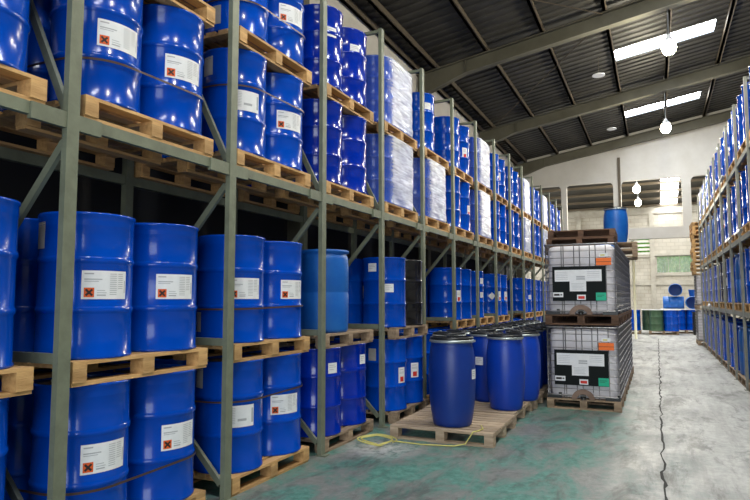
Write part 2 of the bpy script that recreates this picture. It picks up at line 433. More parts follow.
# side and rear walls
struct('wall_left', MB().box(XW - .2, YB, 0, XW, YG, 4.2, m_wall_shade).box(XW - .2, YB, 4.2, XW, YG, roofz(XW) - .02, m_white))
struct('wall_right', MB().box(XRW, YB, 0, XRW + .2, YG, roofz(XRW) - .02, m_white))
struct('wall_rear', MB().box(XW - .2, YB - .2, 0, -2.4, YB, 9.4, m_white).box(4.4, YB - .2, 0, XRW + .2, YB, 9.4, m_white).box(-2.4, YB - .2, 5.0, 4.4, YB, 9.4, m_white))

# gable wall: white upper band, lintel, columns and tie beam, open below to the next hall
mb = MB()
for a, b in ((XW - .2, RIDGE), (RIDGE, XRW + .2)):
    i = len(mb.v)
    mb.v += [(a, YG, 6.38), (b, YG, 6.38), (b, YG, roofz(b)), (a, YG, roofz(a)), (a, YG + .22, 6.38), (b, YG + .22, 6.38), (b, YG + .22, roofz(b)), (a, YG + .22, roofz(a))]
    for q in ((0, 1, 2, 3), (7, 6, 5, 4), (0, 4, 5, 1), (2, 6, 7, 3)): mb.face([i + t for t in q], m_white)
gab = struct('wall_gable', mb)
def rounded_corner(mb, xc, s):
    n = 6; R = .22; i = len(mb.v)
    for t in range(n + 1):
        a = PI / 2 * t / n
        mb.v.append((xc + s * (R - R * math.sin(a)), YG + .01, 6.38 - R + R * math.cos(a)))
        mb.v.append((xc, YG + .01, 6.38)); 
    for t in range(n): mb.face([i + 2 * t, i + 2 * t + 2, i + 2 * t + 1], m_white)
for xc, wc in ((-3.42, .22), (-1.32, .30), (1.20, .32), (4.2, .3), (7.2, .3), (10.2, .3), (13.2, .3)):
    m2 = MB().box(xc - wc / 2, YG - .02, 4.42 if xc == 1.20 else 0, xc + wc / 2, YG + .24, 6.38, m_white)
    rounded_corner(m2, xc + wc / 2, 1); rounded_corner(m2, xc - wc / 2, -1)
    link('column', m2.mesh('column'), gab)
link('tie_beam', boxmesh('tie_beam', -.95, YG - .05, 3.98, 13, YG + .27, 4.42, m_white), gab)
link('cover_strip', boxmesh('cover_strip', -1.27, YG - .09, 5.0, -1.17, YG - .03, 7.35, m_purlin), gab)
link('down_pipe', MB().tube([(-.80, YG - .12, 0), (-.80, YG - .12, 3.96)], .05, m_cream, 10).mesh('down_pipe'), gab)

# the next hall
mb = MB()
WX0, WX1, WZ0, WZ1 = 0.02, 1.95, 3.05, 4.08
VX0, VX1, VZ0, VZ1 = -0.98, -0.22, 4.15, 5.10
for (a, b, c, d) in ((-9, VX0, 0, 7.1), (VX0, VX1, 0, VZ0), (VX0, VX1, VZ1, 7.1), (VX1, WX0, 0, 7.1), (WX0, WX1, 0, WZ0), (WX0, WX1, WZ1, 7.1), (WX1, 17, 0, 7.1)):
    mb.box(a, YE, c, b, YE + .25, d, m_block)
we = struct('wall_far', mb)
for (a, b, c, d) in ((-9, 17, 2.38, 2.66), (-9, 17, 6.55, 6.9), (-9, WX0 - .25, 4.0, 4.14), (WX0 - .1, WX1 + .1, WZ1, WZ1 + .14), (WX0 - .1, WX1 + .1, WZ0 - .14, WZ0)):
    link('concrete_band', boxmesh('concrete_band', a, YE - .08, c, b, YE, d, m_conc), we)
for xc in (-7.5, -4.2, -.14, 4.0, 8.0, 12.0): link('concrete_post', boxmesh('concrete_post', xc - .13, YE - .1, 0, xc + .13, YE, 7.05, m_conc), we)
sl = MB().box(0, -.06, 0, VX1 - VX0, .10, .13, m_white).mesh('vent_slat')
for j in range(4): link('vent_slat', sl, we, (VX0, YE + .05, VZ0 + .02 + j * .24))
win = struct('window_1', MB().box(WX0, YE + .05, WZ0, WX0 + .06, YE + .12, WZ1, m_conc).box(WX1 - .06, YE + .05, WZ0, WX1, YE + .12, WZ1, m_conc)
             .box(WX0, YE + .05, WZ0, WX1, YE + .12, WZ0 + .05, m_conc).box(WX0, YE + .05, WZ1 - .05, WX1, YE + .12, WZ1, m_conc))
for j in range(3): link('pane', boxmesh('pane', WX0 + .06 + j * .6, YE + .08, WZ0 + .05, WX0 + .64 + j * .6, YE + .09, WZ1 - .05, m_glass), win)
for j in range(2): link('glazing_bar', boxmesh('glazing_bar', WX0 + .64 + j * .6, YE + .06, WZ0 + .05, WX0 + .66 + j * .6, YE + .11, WZ1 - .05, m_conc), win)
def hallz(y): return 8.75 - (y - YG) * (8.75 - 7.08) / (YE + .3 - YG)
SX0, SX1 = 0.40, 1.25
mb = MB()
for a, b in ((-9, SX0), (SX1, 17)):
    mb.grid(lambda u, v: (a + (b - a) * u, YG + .2 + (YE + .1 - YG) * v, hallz(YG + .2 + (YE + .1 - YG) * v)), 2, 2, m_roof, sm=False)
ch = struct('ceiling_next_hall', mb)
link('skylight', MB().grid(lambda u, v: (SX0 + (SX1 - SX0) * u, YG + .2 + (YE + .1 - YG) * v, hallz(YG + .2 + (YE + .1 - YG) * v) + .03), 1, 2, m_sky2).mesh('skylight'), ch)
for j, xx in enumerate((-8.4, 6.2)):  # extra glowing strips added under the roof to brighten the next hall
    link('skylight', MB().grid(lambda u, v: (xx + .85 * u, YG + .4 + 12 * v, hallz(YG + .4 + 12 * v) - .03), 1, 2, m_sky2).mesh('skylight'), ch)
y = YG + .8
while y < YE:
    z = hallz(y); link('purlin', boxmesh('purlin', -9, y - .04, z - .17, 17, y + .04, z - .04, m_purlin), ch); y += 1.45
struct('wall_next_left', MB().box(-9.2, YG + .22, 0, -9, YE, 8.8, m_white))
struct('wall_next_right', MB().box(17, YG + .22, 0, 17.2, YE, 8.8, m_white))
struct('wall_next_return', MB().box(-9.0, YG + .02, 0, XW - .2, YG + .2, 8.8, m_white).box(XRW + .2, YG + .02, 0, 17, YG + .2, 8.8, m_white))

# greenery outside the far window
random.seed(11)
for j, xb in enumerate((-2.2, -.5, 1.2, 2.9, -1.35, .35, 2.05)):
    bm = bmesh.new(); bmesh.ops.create_icosphere(bm, subdivisions=4, radius=.62)
    for v in bm.verts:
        n_ = noise.noise(v.co * 3.1 + Vector((j * 7, 0, 0))) * .35 + noise.noise(v.co * 9 + Vector((j * 7, 3, 0))) * .22
        v.co *= 1 + n_; v.co.z *= 4.6
    lo = min(v.co.z for v in bm.verts)
    for v in bm.verts: v.co.z -= lo
    me = bpy.data.meshes.new('bush'); bm.to_mesh(me); bm.free(); me.materials.append(m_leaf)
    tag(link('bush', me, None, (xb, 41.8 if j < 4 else 43.6, 0)), 'leafy green bush outside the far window, %s' % ('row nearest the glass' if j < 4 else 'back row'), 'bush', 'bushes outside the far window, %s' % ('front' if j < 4 else 'back'))
struct('ground_outside', MB().box(-14, YE + .25, -.05, 22, 60, 0, m_leaf))
struct('yard_behind', MB().box(-14, -30, -.06, 22, -8, -.01, m_conc))

# ================================================================== lamps
def lamp(name, loc, ztop, label, lit=True, group=None):
    t = thing(name, label, 'lamp', loc, 0, group)
    if lit: sh = MB().lathe([(.03, .30), (.05, .26), (.07, .22), (.11, .17), (.135, .12), (.128, .12), (.10, .165), (.06, .21), (.04, .21)], m_lampw, 24, False, True)
    else: sh = MB().lathe([(.17, .0), (.165, .025), (.10, .05), (.03, .06)], m_lampw, 24, True, True)
    link('reflector', sh.mesh('reflector'), t)
    link('rod', MB().tube([(0, 0, .29 if lit else .055), (0, 0, ztop - loc[2])], .016 if lit else .005, m_rope if lit else m_purlin, 8).mesh('rod'), t)
    if lit:
        link('bulb', MB().lathe([(.03, -.16), (.09, -.14), (.14, -.07), (.155, .0), (.14, .07), (.09, .14), (.05, .19)], m_bulb, 16).mesh('bulb'), t)
        l = bpy.data.lights.new('lamp_light', 'POINT'); l.energy = LAMP_W; l.color = (1, .92, .72); l.shadow_soft_size = .14
        link('lamp_light', l, t, (0, 0, -.34))
    return t
LX = .44
lamp('high_bay_lamp', (LX, 2.62, 7.05), roofz(LX), 'lit white lamp on a rod nearest the rear loading door')
lamp('high_bay_lamp', (LX, 8.62, 7.05), roofz(LX), 'lit white lamp on a rod midway between the loading door and the roof skylights')
lamp('high_bay_lamp', (LX, 14.62, 7.15), roofz(LX), 'lit white lamp on a rod, in front of the larger skylight')
lamp('high_bay_lamp', (LX, 20.62, 6.88), roofz(LX), 'lit white lamp on a rod, close before the gable wall')
lamp('high_bay_lamp', (-.63, 28.6, 6.35), hallz(28.6), 'lit lamp high in the next hall, just beyond the gable wall')
lamp('high_bay_lamp', (-.69, 33.0, 6.38), hallz(33), 'lit lamp in the next hall, hung nearer the block wall')
lamp('dome_lamp', (-1.24, 17.4, 7.72), roofz(-1.24), 'unlit white dome lamp under the roof, beside the larger skylight', False)
lamp('dome_lamp', (-1.28, 23.4, 7.76), roofz(-1.28), 'unlit white dome lamp under the roof, beside the skylight nearest the gable', False)

# ================================================================== pallets
PH = .150
def pallet_meshes(m, W=1.2, D=1.2):
    """W along local x (board direction), D along local y"""
    P = []
    nb = 9; bw = .100; gap = (D - nb * bw) / (nb - 1)
    db = boxmesh('deck_board', -W / 2, -bw / 2, PH - .022, W / 2, bw / 2, PH, m)
    for j in range(nb): P.append(('deck_board', db, (0, -D / 2 + bw / 2 + j * (bw + gap), 0)))
    sb = boxmesh('stringer_board', -.05, -D / 2, PH - .044, .05, D / 2, PH - .0221, m)
    bl = boxmesh('block', -.05, -.06, .0221, .05, .06, PH - .0441, m)
    bb = boxmesh('bottom_board', -W / 2, -.05, 0, W / 2, .05, .022, m)
    for xx in (-W / 2 + .05, 0, W / 2 - .05):
        P.append(('stringer_board', sb, (xx, 0, 0)))
        for yy in (-D / 2 + .06, 0, D / 2 - .06): P.append(('block', bl, (xx, yy, 0)))
    for yy in (-D / 2 + .06, 0, D / 2 - .06): P.append(('bottom_board', bb, (0, yy, 0)))
    return P
def joined(P, name, m):
    mb = MB()
    for nm, me, loc in P:
        vs = [v.co for v in me.vertices]; i = len(mb.v)
        mb.v += [(v.x + loc[0], v.y + loc[1], v.z + loc[2]) for v in vs]
        for p in me.polygons: mb.face([i + q for q in p.vertices], m)
    return mb.mesh(name)
PAL = {m.name: pallet_meshes(m) for m in (m_wood, m_woodg, m_woodd, m_woodp)}
PALJ = {m.name: joined(PAL[m.name], 'wooden_pallet', m) for m in (m_wood, m_woodg, m_woodd, m_woodp)}
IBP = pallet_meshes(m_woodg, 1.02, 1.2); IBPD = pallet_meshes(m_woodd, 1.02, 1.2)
def pallet(loc, rz, m, label, group=None, detail=True):
    if detail:
        t = thing('wooden_pallet', label, 'pallet', loc, rz, group)
        for nm, me, l in PAL[m.name]: link(nm, me, t, l)
    else:
        t = tag(link('wooden_pallet', PALJ[m.name], None, loc, rz), label, 'pallet', group)
    return t

# ================================================================== steel drums
DR, DH = .2985, .925
def hoop(z, r0, r1): return [(r0, z - .026), (r0 + .004, z - .018), (r1, z - .007), (r1, z + .007), (r0 + .004, z + .018), (r0, z + .026)]
def steel_profile():
    R0 = .2895
    p = [(R0, .0), (DR, .002), (DR, .017), (R0 + .002, .025)]
    p += hoop(.307, R0, DR) + hoop(.622, R0, DR)
    for z in (.845, .86, .875): p += [(R0, z - .004), (R0 + .0025, z)]
    p += [(R0 + .001, .900), (DR, .908), (DR, .923), (R0 + .003, .925), (R0 - .002, .917)]
    return p
def drum_body(m, nm='body'): return MB().lathe(steel_profile(), m, 44, True, False).mesh(nm)
def drum_lid(m):
    mb = MB().lathe([(.2875, .907), (.2875, .911)], m, 32)
    mb.lathe([(.03, .911), (.03, .918), (.02, .921)], m_ring, 12, False, True, .19, 0); mb.lathe([(.016, .911), (.016, .919)], m_ring, 10, False, True, -.20, 0)
    return mb.mesh('lid')
BODY = {m.name: drum_body(m) for m in (m_blue, m_navy, m_blackdrum, m_green)}
LID = {m.name: drum_lid(m) for m in (m_blue, m_navy, m_blackdrum, m_green)}
def whole_drum(m):
    mb = MB().lathe(steel_profile(), m, 36, True, False); mb.lathe([(.2875, .907), (.2875, .911)], m, 32); return mb.mesh('steel_drum')
WHOLE = {m.name: whole_drum(m) for m in (m_blue, m_navy, m_blackdrum)}

# labels, built facing -Y around the drum axis
LR = .2913
def lines(mb, r, spec):
    for (s0, s1, z, h) in spec: mb.cpatch(r, s0, s1, z - h / 2, z + h / 2, m_print, 4)
LBL = {}
def make_labels():
    # A: long white label with orange hazard square
    a = MB().cpatch(LR, -.15, .15, -.09, .09, m_paper, 14).mesh('label')
    pr = MB(); lines(pr, LR + .0006, [(-.135, -.08, .070, .008), (-.135, -.03, .035, .007), (-.135, -.05, .022, .004), (-.06, -.01, -.035, .004), (-.06, .0, -.05, .004), (-.06, -.005, -.065, .008)] +
                     [(.02, .07, .07 - q * .013, .004) for q in range(11)] + [(.08, .12, .07 - q * .013, .004) for q in range(8)] + [(.134, .141, -.01, .08)])
    hz = MB().cpatch(LR + .0006, -.136, -.076, -.078, -.018, m_orange, 4)
    for q in (((-.125, -.067), (-.087, -.029)), ((-.125, -.029), (-.087, -.067))): hz.cstrip(LR + .0012, q[0], q[1], .013, m_ink)
    LBL['A'] = (a, [('print_lines', pr.mesh('print_lines')), ('hazard_symbol', hz.mesh('hazard_symbol'))])
    b = MB().cpatch(LR, -.135, .135, -.09, .09, m_paper, 14).mesh('label')
    pr = MB(); lines(pr, LR + .0006, [(-.10, -.04, .07 - q * .014, .004) for q in range(10)] + [(-.02, .06, -.03, .02), (.11, .13, .0, .12)])
    LBL['B'] = (b, [('print_lines', pr.mesh('print_lines'))])
    c = MB().cpatch(LR, -.065, .065, -.055, .055, m_paper, 6).mesh('label')
    pr = MB(); lines(pr, LR + .0006, [(-.05, .03, .03, .006), (-.05, .045, .01, .005), (-.05, .01, -.015, .005)])
    LBL['C'] = (c, [('print_lines', pr.mesh('print_lines'))])
    d = MB().cpatch(LR, -.06, .06, -.085, .085, m_beige, 6).mesh('label')
    LBL['D'] = (d, [])
    e = MB().cpatch(LR, -.065, .065, -.10, .10, m_paper, 6).mesh('label')
    pr = MB(); lines(pr, LR + .0006, [(-.05, .03, .07, .008), (-.05, .04, .04, .005), (-.05, .04, .025, .005)])
    hz = MB().cpatch(LR + .0006, -.035, .035, -.085, -.02, m_red, 4)
    LBL['E'] = (e, [('print_lines', pr.mesh('print_lines')), ('hazard_symbol', hz.mesh('hazard_symbol'))])
    f = MB(); R = LR
    f.cstrip(R, (-.075, .0), (.075, .0), .001, m_paper)
    f = MB(); q = .085; n = 6
    f.grid(lambda u, v: (R * math.sin((q * (u - v)) / R), -R * math.cos((q * (u - v)) / R), q * (u + v - 1)), n, n, m_paper)
    LBL['F'] = (f.mesh('label'), [])
make_labels()
def add_label(t, kind, ang, z, r=None):
    me, subs = LBL[kind]
    L = link('label', me, t, (0, 0, z), ang)
    if r: L.scale = (r / LR, r / LR, 1)
    for nm, m2 in subs:
        o = link(nm, m2, L)
        if nm == 'print_lines': o['kind'] = 'stuff'
    return L
def angle_to(c, px, py, r=LR):
    """angle about the drum axis at c, and height, of the point seen at a photo pixel"""
    d = ray(px, py); ox, oy = CAM.x - c[0], CAM.y - c[1]
    A = d.x ** 2 + d.y ** 2; B = 2 * (ox * d.x + oy * d.y); C = ox * ox + oy * oy - r * r
    D = B * B - 4 * A * C
    if D < 0: t = -B / (2 * A)
    else: t = (-B - math.sqrt(D)) / (2 * A)
    x, y, z = ox + d.x * t, oy + d.y * t, CAM.z + d.z * t
    return math.atan2(y, x) + PI / 2, z - c[2]
def steel_drum(loc, m, label, labels=(), group=None, rz=0.0):
    t = thing('steel_drum', label, 'drum', loc, 0, group)
    link('body', BODY[m.name], t, (0, 0, 0), rz); link('lid', LID[m.name], t, (0, 0, 0), rz)
    for kind, ang, z in labels: add_label(t, kind, ang, z)
    return t

# plastic tight-head drum
def plastic_body(m):
    p = [(.255, 0), (.275, .012), (.282, .04), (.286, .20), (.287, .43), (.283, .44), (.283, .46), (.287, .47), (.287, .74), (.280, .82), (.272, .86), (.262, .872), (.262, .885), (.29, .895), (.29, .92), (.275, .925), (.27, .905)]
    return MB().lathe(p, m, 44).mesh('body')
PLB = plastic_body(m_plas)
def plastic_drum(loc, label, labels=(), group=None):
    t = thing('plastic_drum', label, 'drum', loc, 0, group)
    link('body', PLB, t)
    for cx in (.16, -.16): link('bung', MB().lathe([(.035, .905), (.035, .92), (.025, .924)], m_black, 14, True, True, cx).mesh('bung'), t)
    for kind, ang, z in labels: add_label(t, kind, ang, z, .29)
    return t

# open-head barrel with black lid and clamp ring
def barrel_parts(m, R=.252, H=.985):
    k = R / .265
    prof = [(.195, 0), (.212, .012), (.224, .06), (.240, .16), (.256, .30), (.264, .45), (.265, .58), (.261, .70), (.250, .80), (.238, .865), (.232, .885), (.236, .90), (.236, .925)]
    s_ = H / .985
    body = MB().lathe([(r * k, z * s_) for r, z in prof], m, 44).mesh('body')
    ring = MB().lathe([(r * k, z * s_) for r, z in [(.236, .912), (.252, .916), (.256, .928), (.252, .942), (.236, .946)]], m_ring, 40, False, False)
    ring.box(.24 * k, -.05, .918 * s_, .268 * k, .05, .94 * s_, m_ring)
    lid = MB().lathe([(r * k, z * s_) for r, z in [(.236, .928), (.246, .95), (.244, .972), (.225, .976), (.218, .962), (.10, .960), (.02, .962)]], m_black, 40, True, True)
    for a in range(6):
        an = a * PI / 3; c, s2 = math.cos(an), math.sin(an)
        lid.bar((.05 * c * k, .05 * s2 * k, .966 * s_), (.22 * c * k, .22 * s2 * k, .966 * s_), .018, .012, m_black)
    return body, lid.mesh('lid'), ring.mesh('clamp_ring')
BAR = barrel_parts(m_barrel); BARN = barrel_parts(m_barrel_d, .272, 1.02)
def barrel(loc, label, parts=None, labels=(), group=None, rz=0.0):
    parts = parts or BAR
    t = thing('plastic_barrel', label, 'barrel', loc, 0, group)
    for nm, me in zip(('body', 'lid', 'clamp_ring'), parts): link(nm, me, t, (0, 0, 0), rz)
    for kind, ang, z, r in labels: add_label(t, kind, ang, z, r)
    return t

# ================================================================== long rack (two stacked tiers on the floor, two on beams)
XF, SP, Y0, HR = -3.156, 1.5283, 2.5004, 5.145
RD = 1.22; MD = 1.22                                    # frame depth
ZBEAM = 2.72
U0i, U1i = -1, 14
postm = MB().box(-.045, -.042, 0, 0, .042, HR, m_steel).mesh('upright_post')
rearm = MB().box(-RD, -.042, 0, -RD + .06, .042, HR, m_steel).mesh('rear_post')
basem = boxmesh('base_plate', -.06, -.048, 0, .05, .048, .012, m_steel)
hb = {z: MB().box(-RD + .06, -.02, z - .03, -.06, .02, z + .03, m_steel).mesh('horizontal_brace') for z in (1.25,)}
topb = MB().box(-RD + .06, -.02, HR - .045, -.06, .02, HR - .005, m_steel).mesh('top_bar')
def dbr(z0, z1): return MB().bar((-.07, 0, z0), (-MD + .07, 0, z1), .05, .03, m_steel).mesh('diagonal_brace')
dgs = [dbr(.12, 1.20), dbr(2.55, 1.32), dbr(2.76, 4.85)]
rack = thing('pallet_rack', 'long grey-green steel pallet rack with two tiers standing under its beams', 'rack', (XF, Y0, 0))
for i in range(U0i, U1i + 1):
    y = i * SP
    pz = link('upright_post', postm, rack, (0, y, 0)); link('base_plate', basem, pz)
    link('rear_post', rearm, rack, (0, y, 0))
    for z in hb: link('horizontal_brace', hb[z], rack, (0, y, 0))
    link('top_bar', topb, rack, (0, y, 0))
    for d in dgs: link('diagonal_brace', d, rack, (0, y, 0))
    link('beam_connector', boxmesh('beam_connector', -.04, -.27, ZBEAM - .098, -.006, .21, ZBEAM - .001, m_steel), rack, (0, y, 0))
    if i < U1i:
        link('front_beam', boxmesh('front_beam', -.06, .045, ZBEAM - .075, -.022, SP - .045, ZBEAM - .001, m_steel), rack, (0, y, 0))
        link('rear_beam', boxmesh('rear_beam', -MD, .045, ZBEAM - .085, -MD + .05, SP - .045, ZBEAM - .001, m_steel), rack, (0, y, 0))

TZ = [0.0, PH + DH + .0005, ZBEAM, ZBEAM + PH + DH + .004]
TIERN = ['ground tier', 'second tier', 'third tier', 'top tier']
XP = XF - .015 - .6                                     # pallet centre line
def kinds(k):
    return {2: 'DPDD', 3: 'SKWW', 4: 'S-W1', 6: 'S1WW', 8: 'S-SS', 9: 'SSWW', 11: 'SSWW'}.get(k, 'SSSS')
# labels seen in the photograph: (bay, tier, drum) -> [(kind, px, py), ...]
SEEN = {(0, 2, 0): [('A', 121, 36)], (0, 2, 1): [('A', 185, 68)], (0, 1, 0): [('A', 107, 281), ('D', 41, 225)], (0, 1, 1): [('A', 177, 282)],
        (0, 0, 0): [('A', 106, 450)], (0, 0, 1): [('A', 181, 433)],
        (1, 3, 0): [('D', 215, 15)], (1, 3, 1): [('A', 293, 19)], (1, 2, 0): [('B', 246, 105), ('D', 208, 66)], (1, 2, 1): [('A', 291, 122)],
        (1, 1, 0): [('A', 246, 289), ('D', 198, 322)], (1, 1, 1): [('A', 294, 291)], (1, 0, 0): [('B', 240, 415), ('D', 199, 377)], (1, 0, 1): [('A', 286, 404)],
        (2, 3, 0): [('C', 332, 32)], (2, 3, 1): [('C', 355, 49)], (2, 0, 0): [('C', 333, 368)], (2, 0, 1): [('C', 363, 359)],
        (3, 1, 0): [('C', 372, 267), ('C', 389, 288), ('D', 359, 292)], (3, 0, 0): [('D', 372, 355), ('E', 402, 375)], (3, 0, 1): [('E', 415, 370)],
        (4, 3, 0): [('C', 428, 106)], (5, 1, 0): [('E', 459, 296)], (6, 1, 0): [('C', 482, 281), ('C', 482, 295)], (5, 2, 1): [('E', 469, 211)], (5, 3, 1): [('E', 465, 153)],
        (7, 1, 0): [('F', 492, 296), ('E', 500, 296)], (7, 1, 1): [('E', 506, 296)], (7, 2, 0): [('E', 500, 225)], (7, 2, 1): [('E', 507, 226)], (7, 3, 1): [('E', 498, 176)],
        (9, 1, 1): [('C', 530, 297)], (8, 2, 0): [('E', 522, 224)]}
KN = {'A': 'long white orange-cross label', 'B': 'long plain white label', 'C': 'small white label', 'E': 'red-marked label', 'F': 'white diamond label', 'D': 'beige paper'}
STRAPS = {(0, 0): .285, (0, 2): .285, (1, 0): .60, (1, 1): .30, (1, 2): .60, (1, 3): .30}
HQ = .3 + DR + .002
def hull(r, hq=.32, n=14):
    pts = []
    for (cx, cy, a0) in ((hq, -hq, -PI / 2), (hq, hq, 0), (-hq, hq, PI / 2), (-hq, -hq, PI)):
        for j in range(n + 1):
            a = a0 + PI / 2 * j / n; pts.append((cx + r * math.cos(a), cy + r * math.sin(a)))
    return pts
def strap_mesh(wv=.016):
    mb = MB(); pts = hull(DR + .004); n = len(pts)
    sag = lambda x: .0
    for z in (-wv / 2, wv / 2):
        for x, y in pts: mb.v.append((x, y, z + .02 * y))
    for j in range(n): mb.face([j, (j + 1) % n, n + (j + 1) % n, n + j], m_strap, True)
    return mb.mesh('strapping_band')
STM = strap_mesh()
def wrap_mesh(seed, h):
    pts = hull(DR + .006, .31, 16); n = len(pts)
    mb = MB(); rows = 44
    # dense perimeter
    P = []
    for j in range(n):
        a, b = pts[j], pts[(j + 1) % n]
        d = math.dist(a, b); m_ = max(1, int(d / .03))
        for q in range(m_): P.append((a[0] + (b[0] - a[0]) * q / m_, a[1] + (b[1] - a[1]) * q / m_))
    n = len(P)
    def fn(a, z):
        x, y = P[a]
        k = noise.noise(Vector((x * 3 + seed, y * 3, z * 9))) * .010 + noise.noise(Vector((x * 9, y * 9 + seed, z * 26))) * .005
        L = math.hypot(x, y); k = max(k, -.004)
        return (x + x / L * k, y + y / L * k, z)
    for r in range(rows + 1):
        for a in range(n): mb.v.append(fn(a, .002 + h * r / rows))
    for r in range(rows):
        for a in range(n): mb.face([r * n + a, r * n + (a + 1) % n, (r + 1) * n + (a + 1) % n, (r + 1) * n + a], m_film, True)
    i = len(mb.v); b = rows * n
    for a in range(n): x, y, z = mb.v[b + a]; mb.v.append((x * .6, y * .6, z))
    for a in range(n): mb.face([b + a, b + (a + 1) % n, i + (a + 1) % n, i + a], m_film, True)
    return mb.mesh('stretch_wrap')
WR = [wrap_mesh(s_ * 3.7, DH) for s_ in range(2)]

random.seed(21)
for k in range(-1, U1i):
    yc = Y0 + (k + .5) * SP
    bayn = ORD[U1i - k]
    kd = kinds(k)
    for t in range(4):
        z = TZ[t]
        near = k <= 5
        pm = m_woodg if (k, t) in ((2, 0), (2, 1), (3, 1), (3, 0)) else m_wood
        lab = 'wooden pallet, %s, %s rack bay from the gable wall' % (TIERN[t], bayn)
        if t < 2 and k >= 8: near = False
        if kd[t] == '-': continue
        jit = random.uniform(-.012, .012) + {-1: -.015, 0: -.085, 1: -.085, 2: -.10}.get(k, -.07)
        xo = 0.0
        if k == 3 and t < 2: xo = .10; jit = .05 + random.uniform(-.005, .005)
        dsp = .305 if kd[t] == 'W' else .32
        pallet((XP + xo, yc + jit, z), PI / 2, pm, lab, 'pallets in the long rack', near)
        typ = kd[t]
        for j in range(2):
            for back in (0, 1):
                c = (XP + xo + (dsp - .01 if not back else -dsp), yc + jit + (.03 if k in (0, 1) else 0) + (-dsp, dsp)[j], z + PH + .0003)
                mt = m_navy if typ == 'D' or (typ == 'S' and k == 2) else m_blue
                if typ == '1' and (j or back):
                    if j or t == 1: continue
                if typ == '1' and t == 3 and not back: c = (c[0], c[1] + .12, c[2])
                if back:
                    if t < 2 and k >= 7: continue
                    tag(link('steel_drum', WHOLE[mt.name], None, c), 'plain blue steel drum, back row, %s, %s long-rack bay from gable, %s' % (TIERN[t], bayn, 'gable side' if j else 'door side'), 'drum', 'back row drums, %s' % TIERN[t])
                    continue
                side = 'gable side' if j else 'door side'
                if typ == 'P':
                    if j: continue
                    c = (c[0], c[1] + .19, c[2])
                    plastic_drum(c, 'pale blue plastic drum with flanged rim, alone on second tier of long rack'); continue
                if typ == 'p':
                    plastic_drum(c, 'pale blue plastic drum with flanged rim, second tier of long rack, %s' % side); continue
                if typ == 'K' and j == 1:
                    steel_drum(c, m_blackdrum, 'black steel drum on second tier of the long rack'); continue
                ll = []; desc = 'unlabelled'
                for kd_, px, py in SEEN.get((k, t, j), []):
                    an, zz = angle_to(c, px, py)
                    if kd_ in 'AB': zz = .465
                    elif kd_ == 'D' : zz = min(max(zz, .12), .78)
                    else: zz = min(max(zz, .09), .79)
                    ll.append((kd_, an, zz))
                    if kd_ != 'D' or desc == 'unlabelled': desc = KN[kd_]
                wrapd = 'wrapped ' if typ == 'W' else ''
                col = 'deep blue' if mt is m_navy else 'blue'
                # no label claim for unlabelled ones that stand behind posts
                pre = '%s%s steel drum' % (wrapd, col)
                if ll: pre += ', ' + desc
                steel_drum(c, mt, '%s, %s, %s bay from gable, %s' % (pre, TIERN[t], bayn, side), ll, 'drums of the long rack, %s' % TIERN[t], random.uniform(0, 6))
        if typ == 'W':
            tag(link('stretch_wrap', WR[(k + t) % 2], None, (XP, yc + jit, z + PH + .0003), 0), 'crinkled clear stretch wrap around drums, %s, %s bay from gable wall' % (TIERN[t], bayn), 'wrap', 'stretch wrap on drum pallets')
        if (k, t) in STRAPS:
            tag(link('strapping_band', STM, None, (XP - .004, yc + jit + .03, z + PH + STRAPS[(k, t)]), PI / 2 * 0), 'thin brown strap around the drums, %s, %s bay from gable wall' % (TIERN[t], bayn), 'strap', 'straps round drum pallets')

# ================================================================== four-shelf rack across the aisle
XR, YR0, HRR = 1.3663, 10.9874, 5.10
rp = MB().box(0, -.034, 0, .045, .034, HRR, m_steelr).mesh('upright_post')
rb = MB().box(1.16, -.04, 0, 1.22, .04, HRR, m_steelr).mesh('rear_post')
rtop = MB().box(.06, -.02, HRR - .045, 1.16, .02, HRR - .005, m_steelr).mesh('top_bar')
rbase = boxmesh('base_plate', -.03, -.07, 0, .09, .07, .012, m_steelr)
rd = [MB().bar((.07, 0, a), (1.15, 0, b), .045, .03, m_steelr).mesh('diagonal_brace') for a, b in ((.12, 1.25), (2.5, 1.38), (2.75, 3.85), (5.0, 4.0))]
RZ = [0.0, 1.36, 2.68, 4.02]
rack2 = thing('pallet_rack', 'pale grey steel pallet rack with three beam levels, beside the cracked aisle', 'rack', (XR, YR0, 0))
rfb = boxmesh('front_beam', .014, .042, -.085, .055, SP - .042, -.001, m_steelr)
rrb = boxmesh('rear_beam', 1.17, .042, -.10, 1.215, SP - .042, -.001, m_steelr)
for i in range(-1, 9):
    y = i * SP
    q = link('upright_post', rp, rack2, (0, y, 0)); link('base_plate', rbase, q)
    link('rear_post', rb, rack2, (0, y, 0)); link('top_bar', rtop, rack2, (0, y, 0))
    for d in rd: link('diagonal_brace', d, rack2, (0, y, 0))
    if i < 8:
        for z in RZ[1:]:
            link('front_beam', rfb, rack2, (0, y, z)); link('rear_beam', rrb, rack2, (0, y, z))
SHN = ['floor level', 'lowest beam', 'middle beam', 'top beam']
random.seed(5)
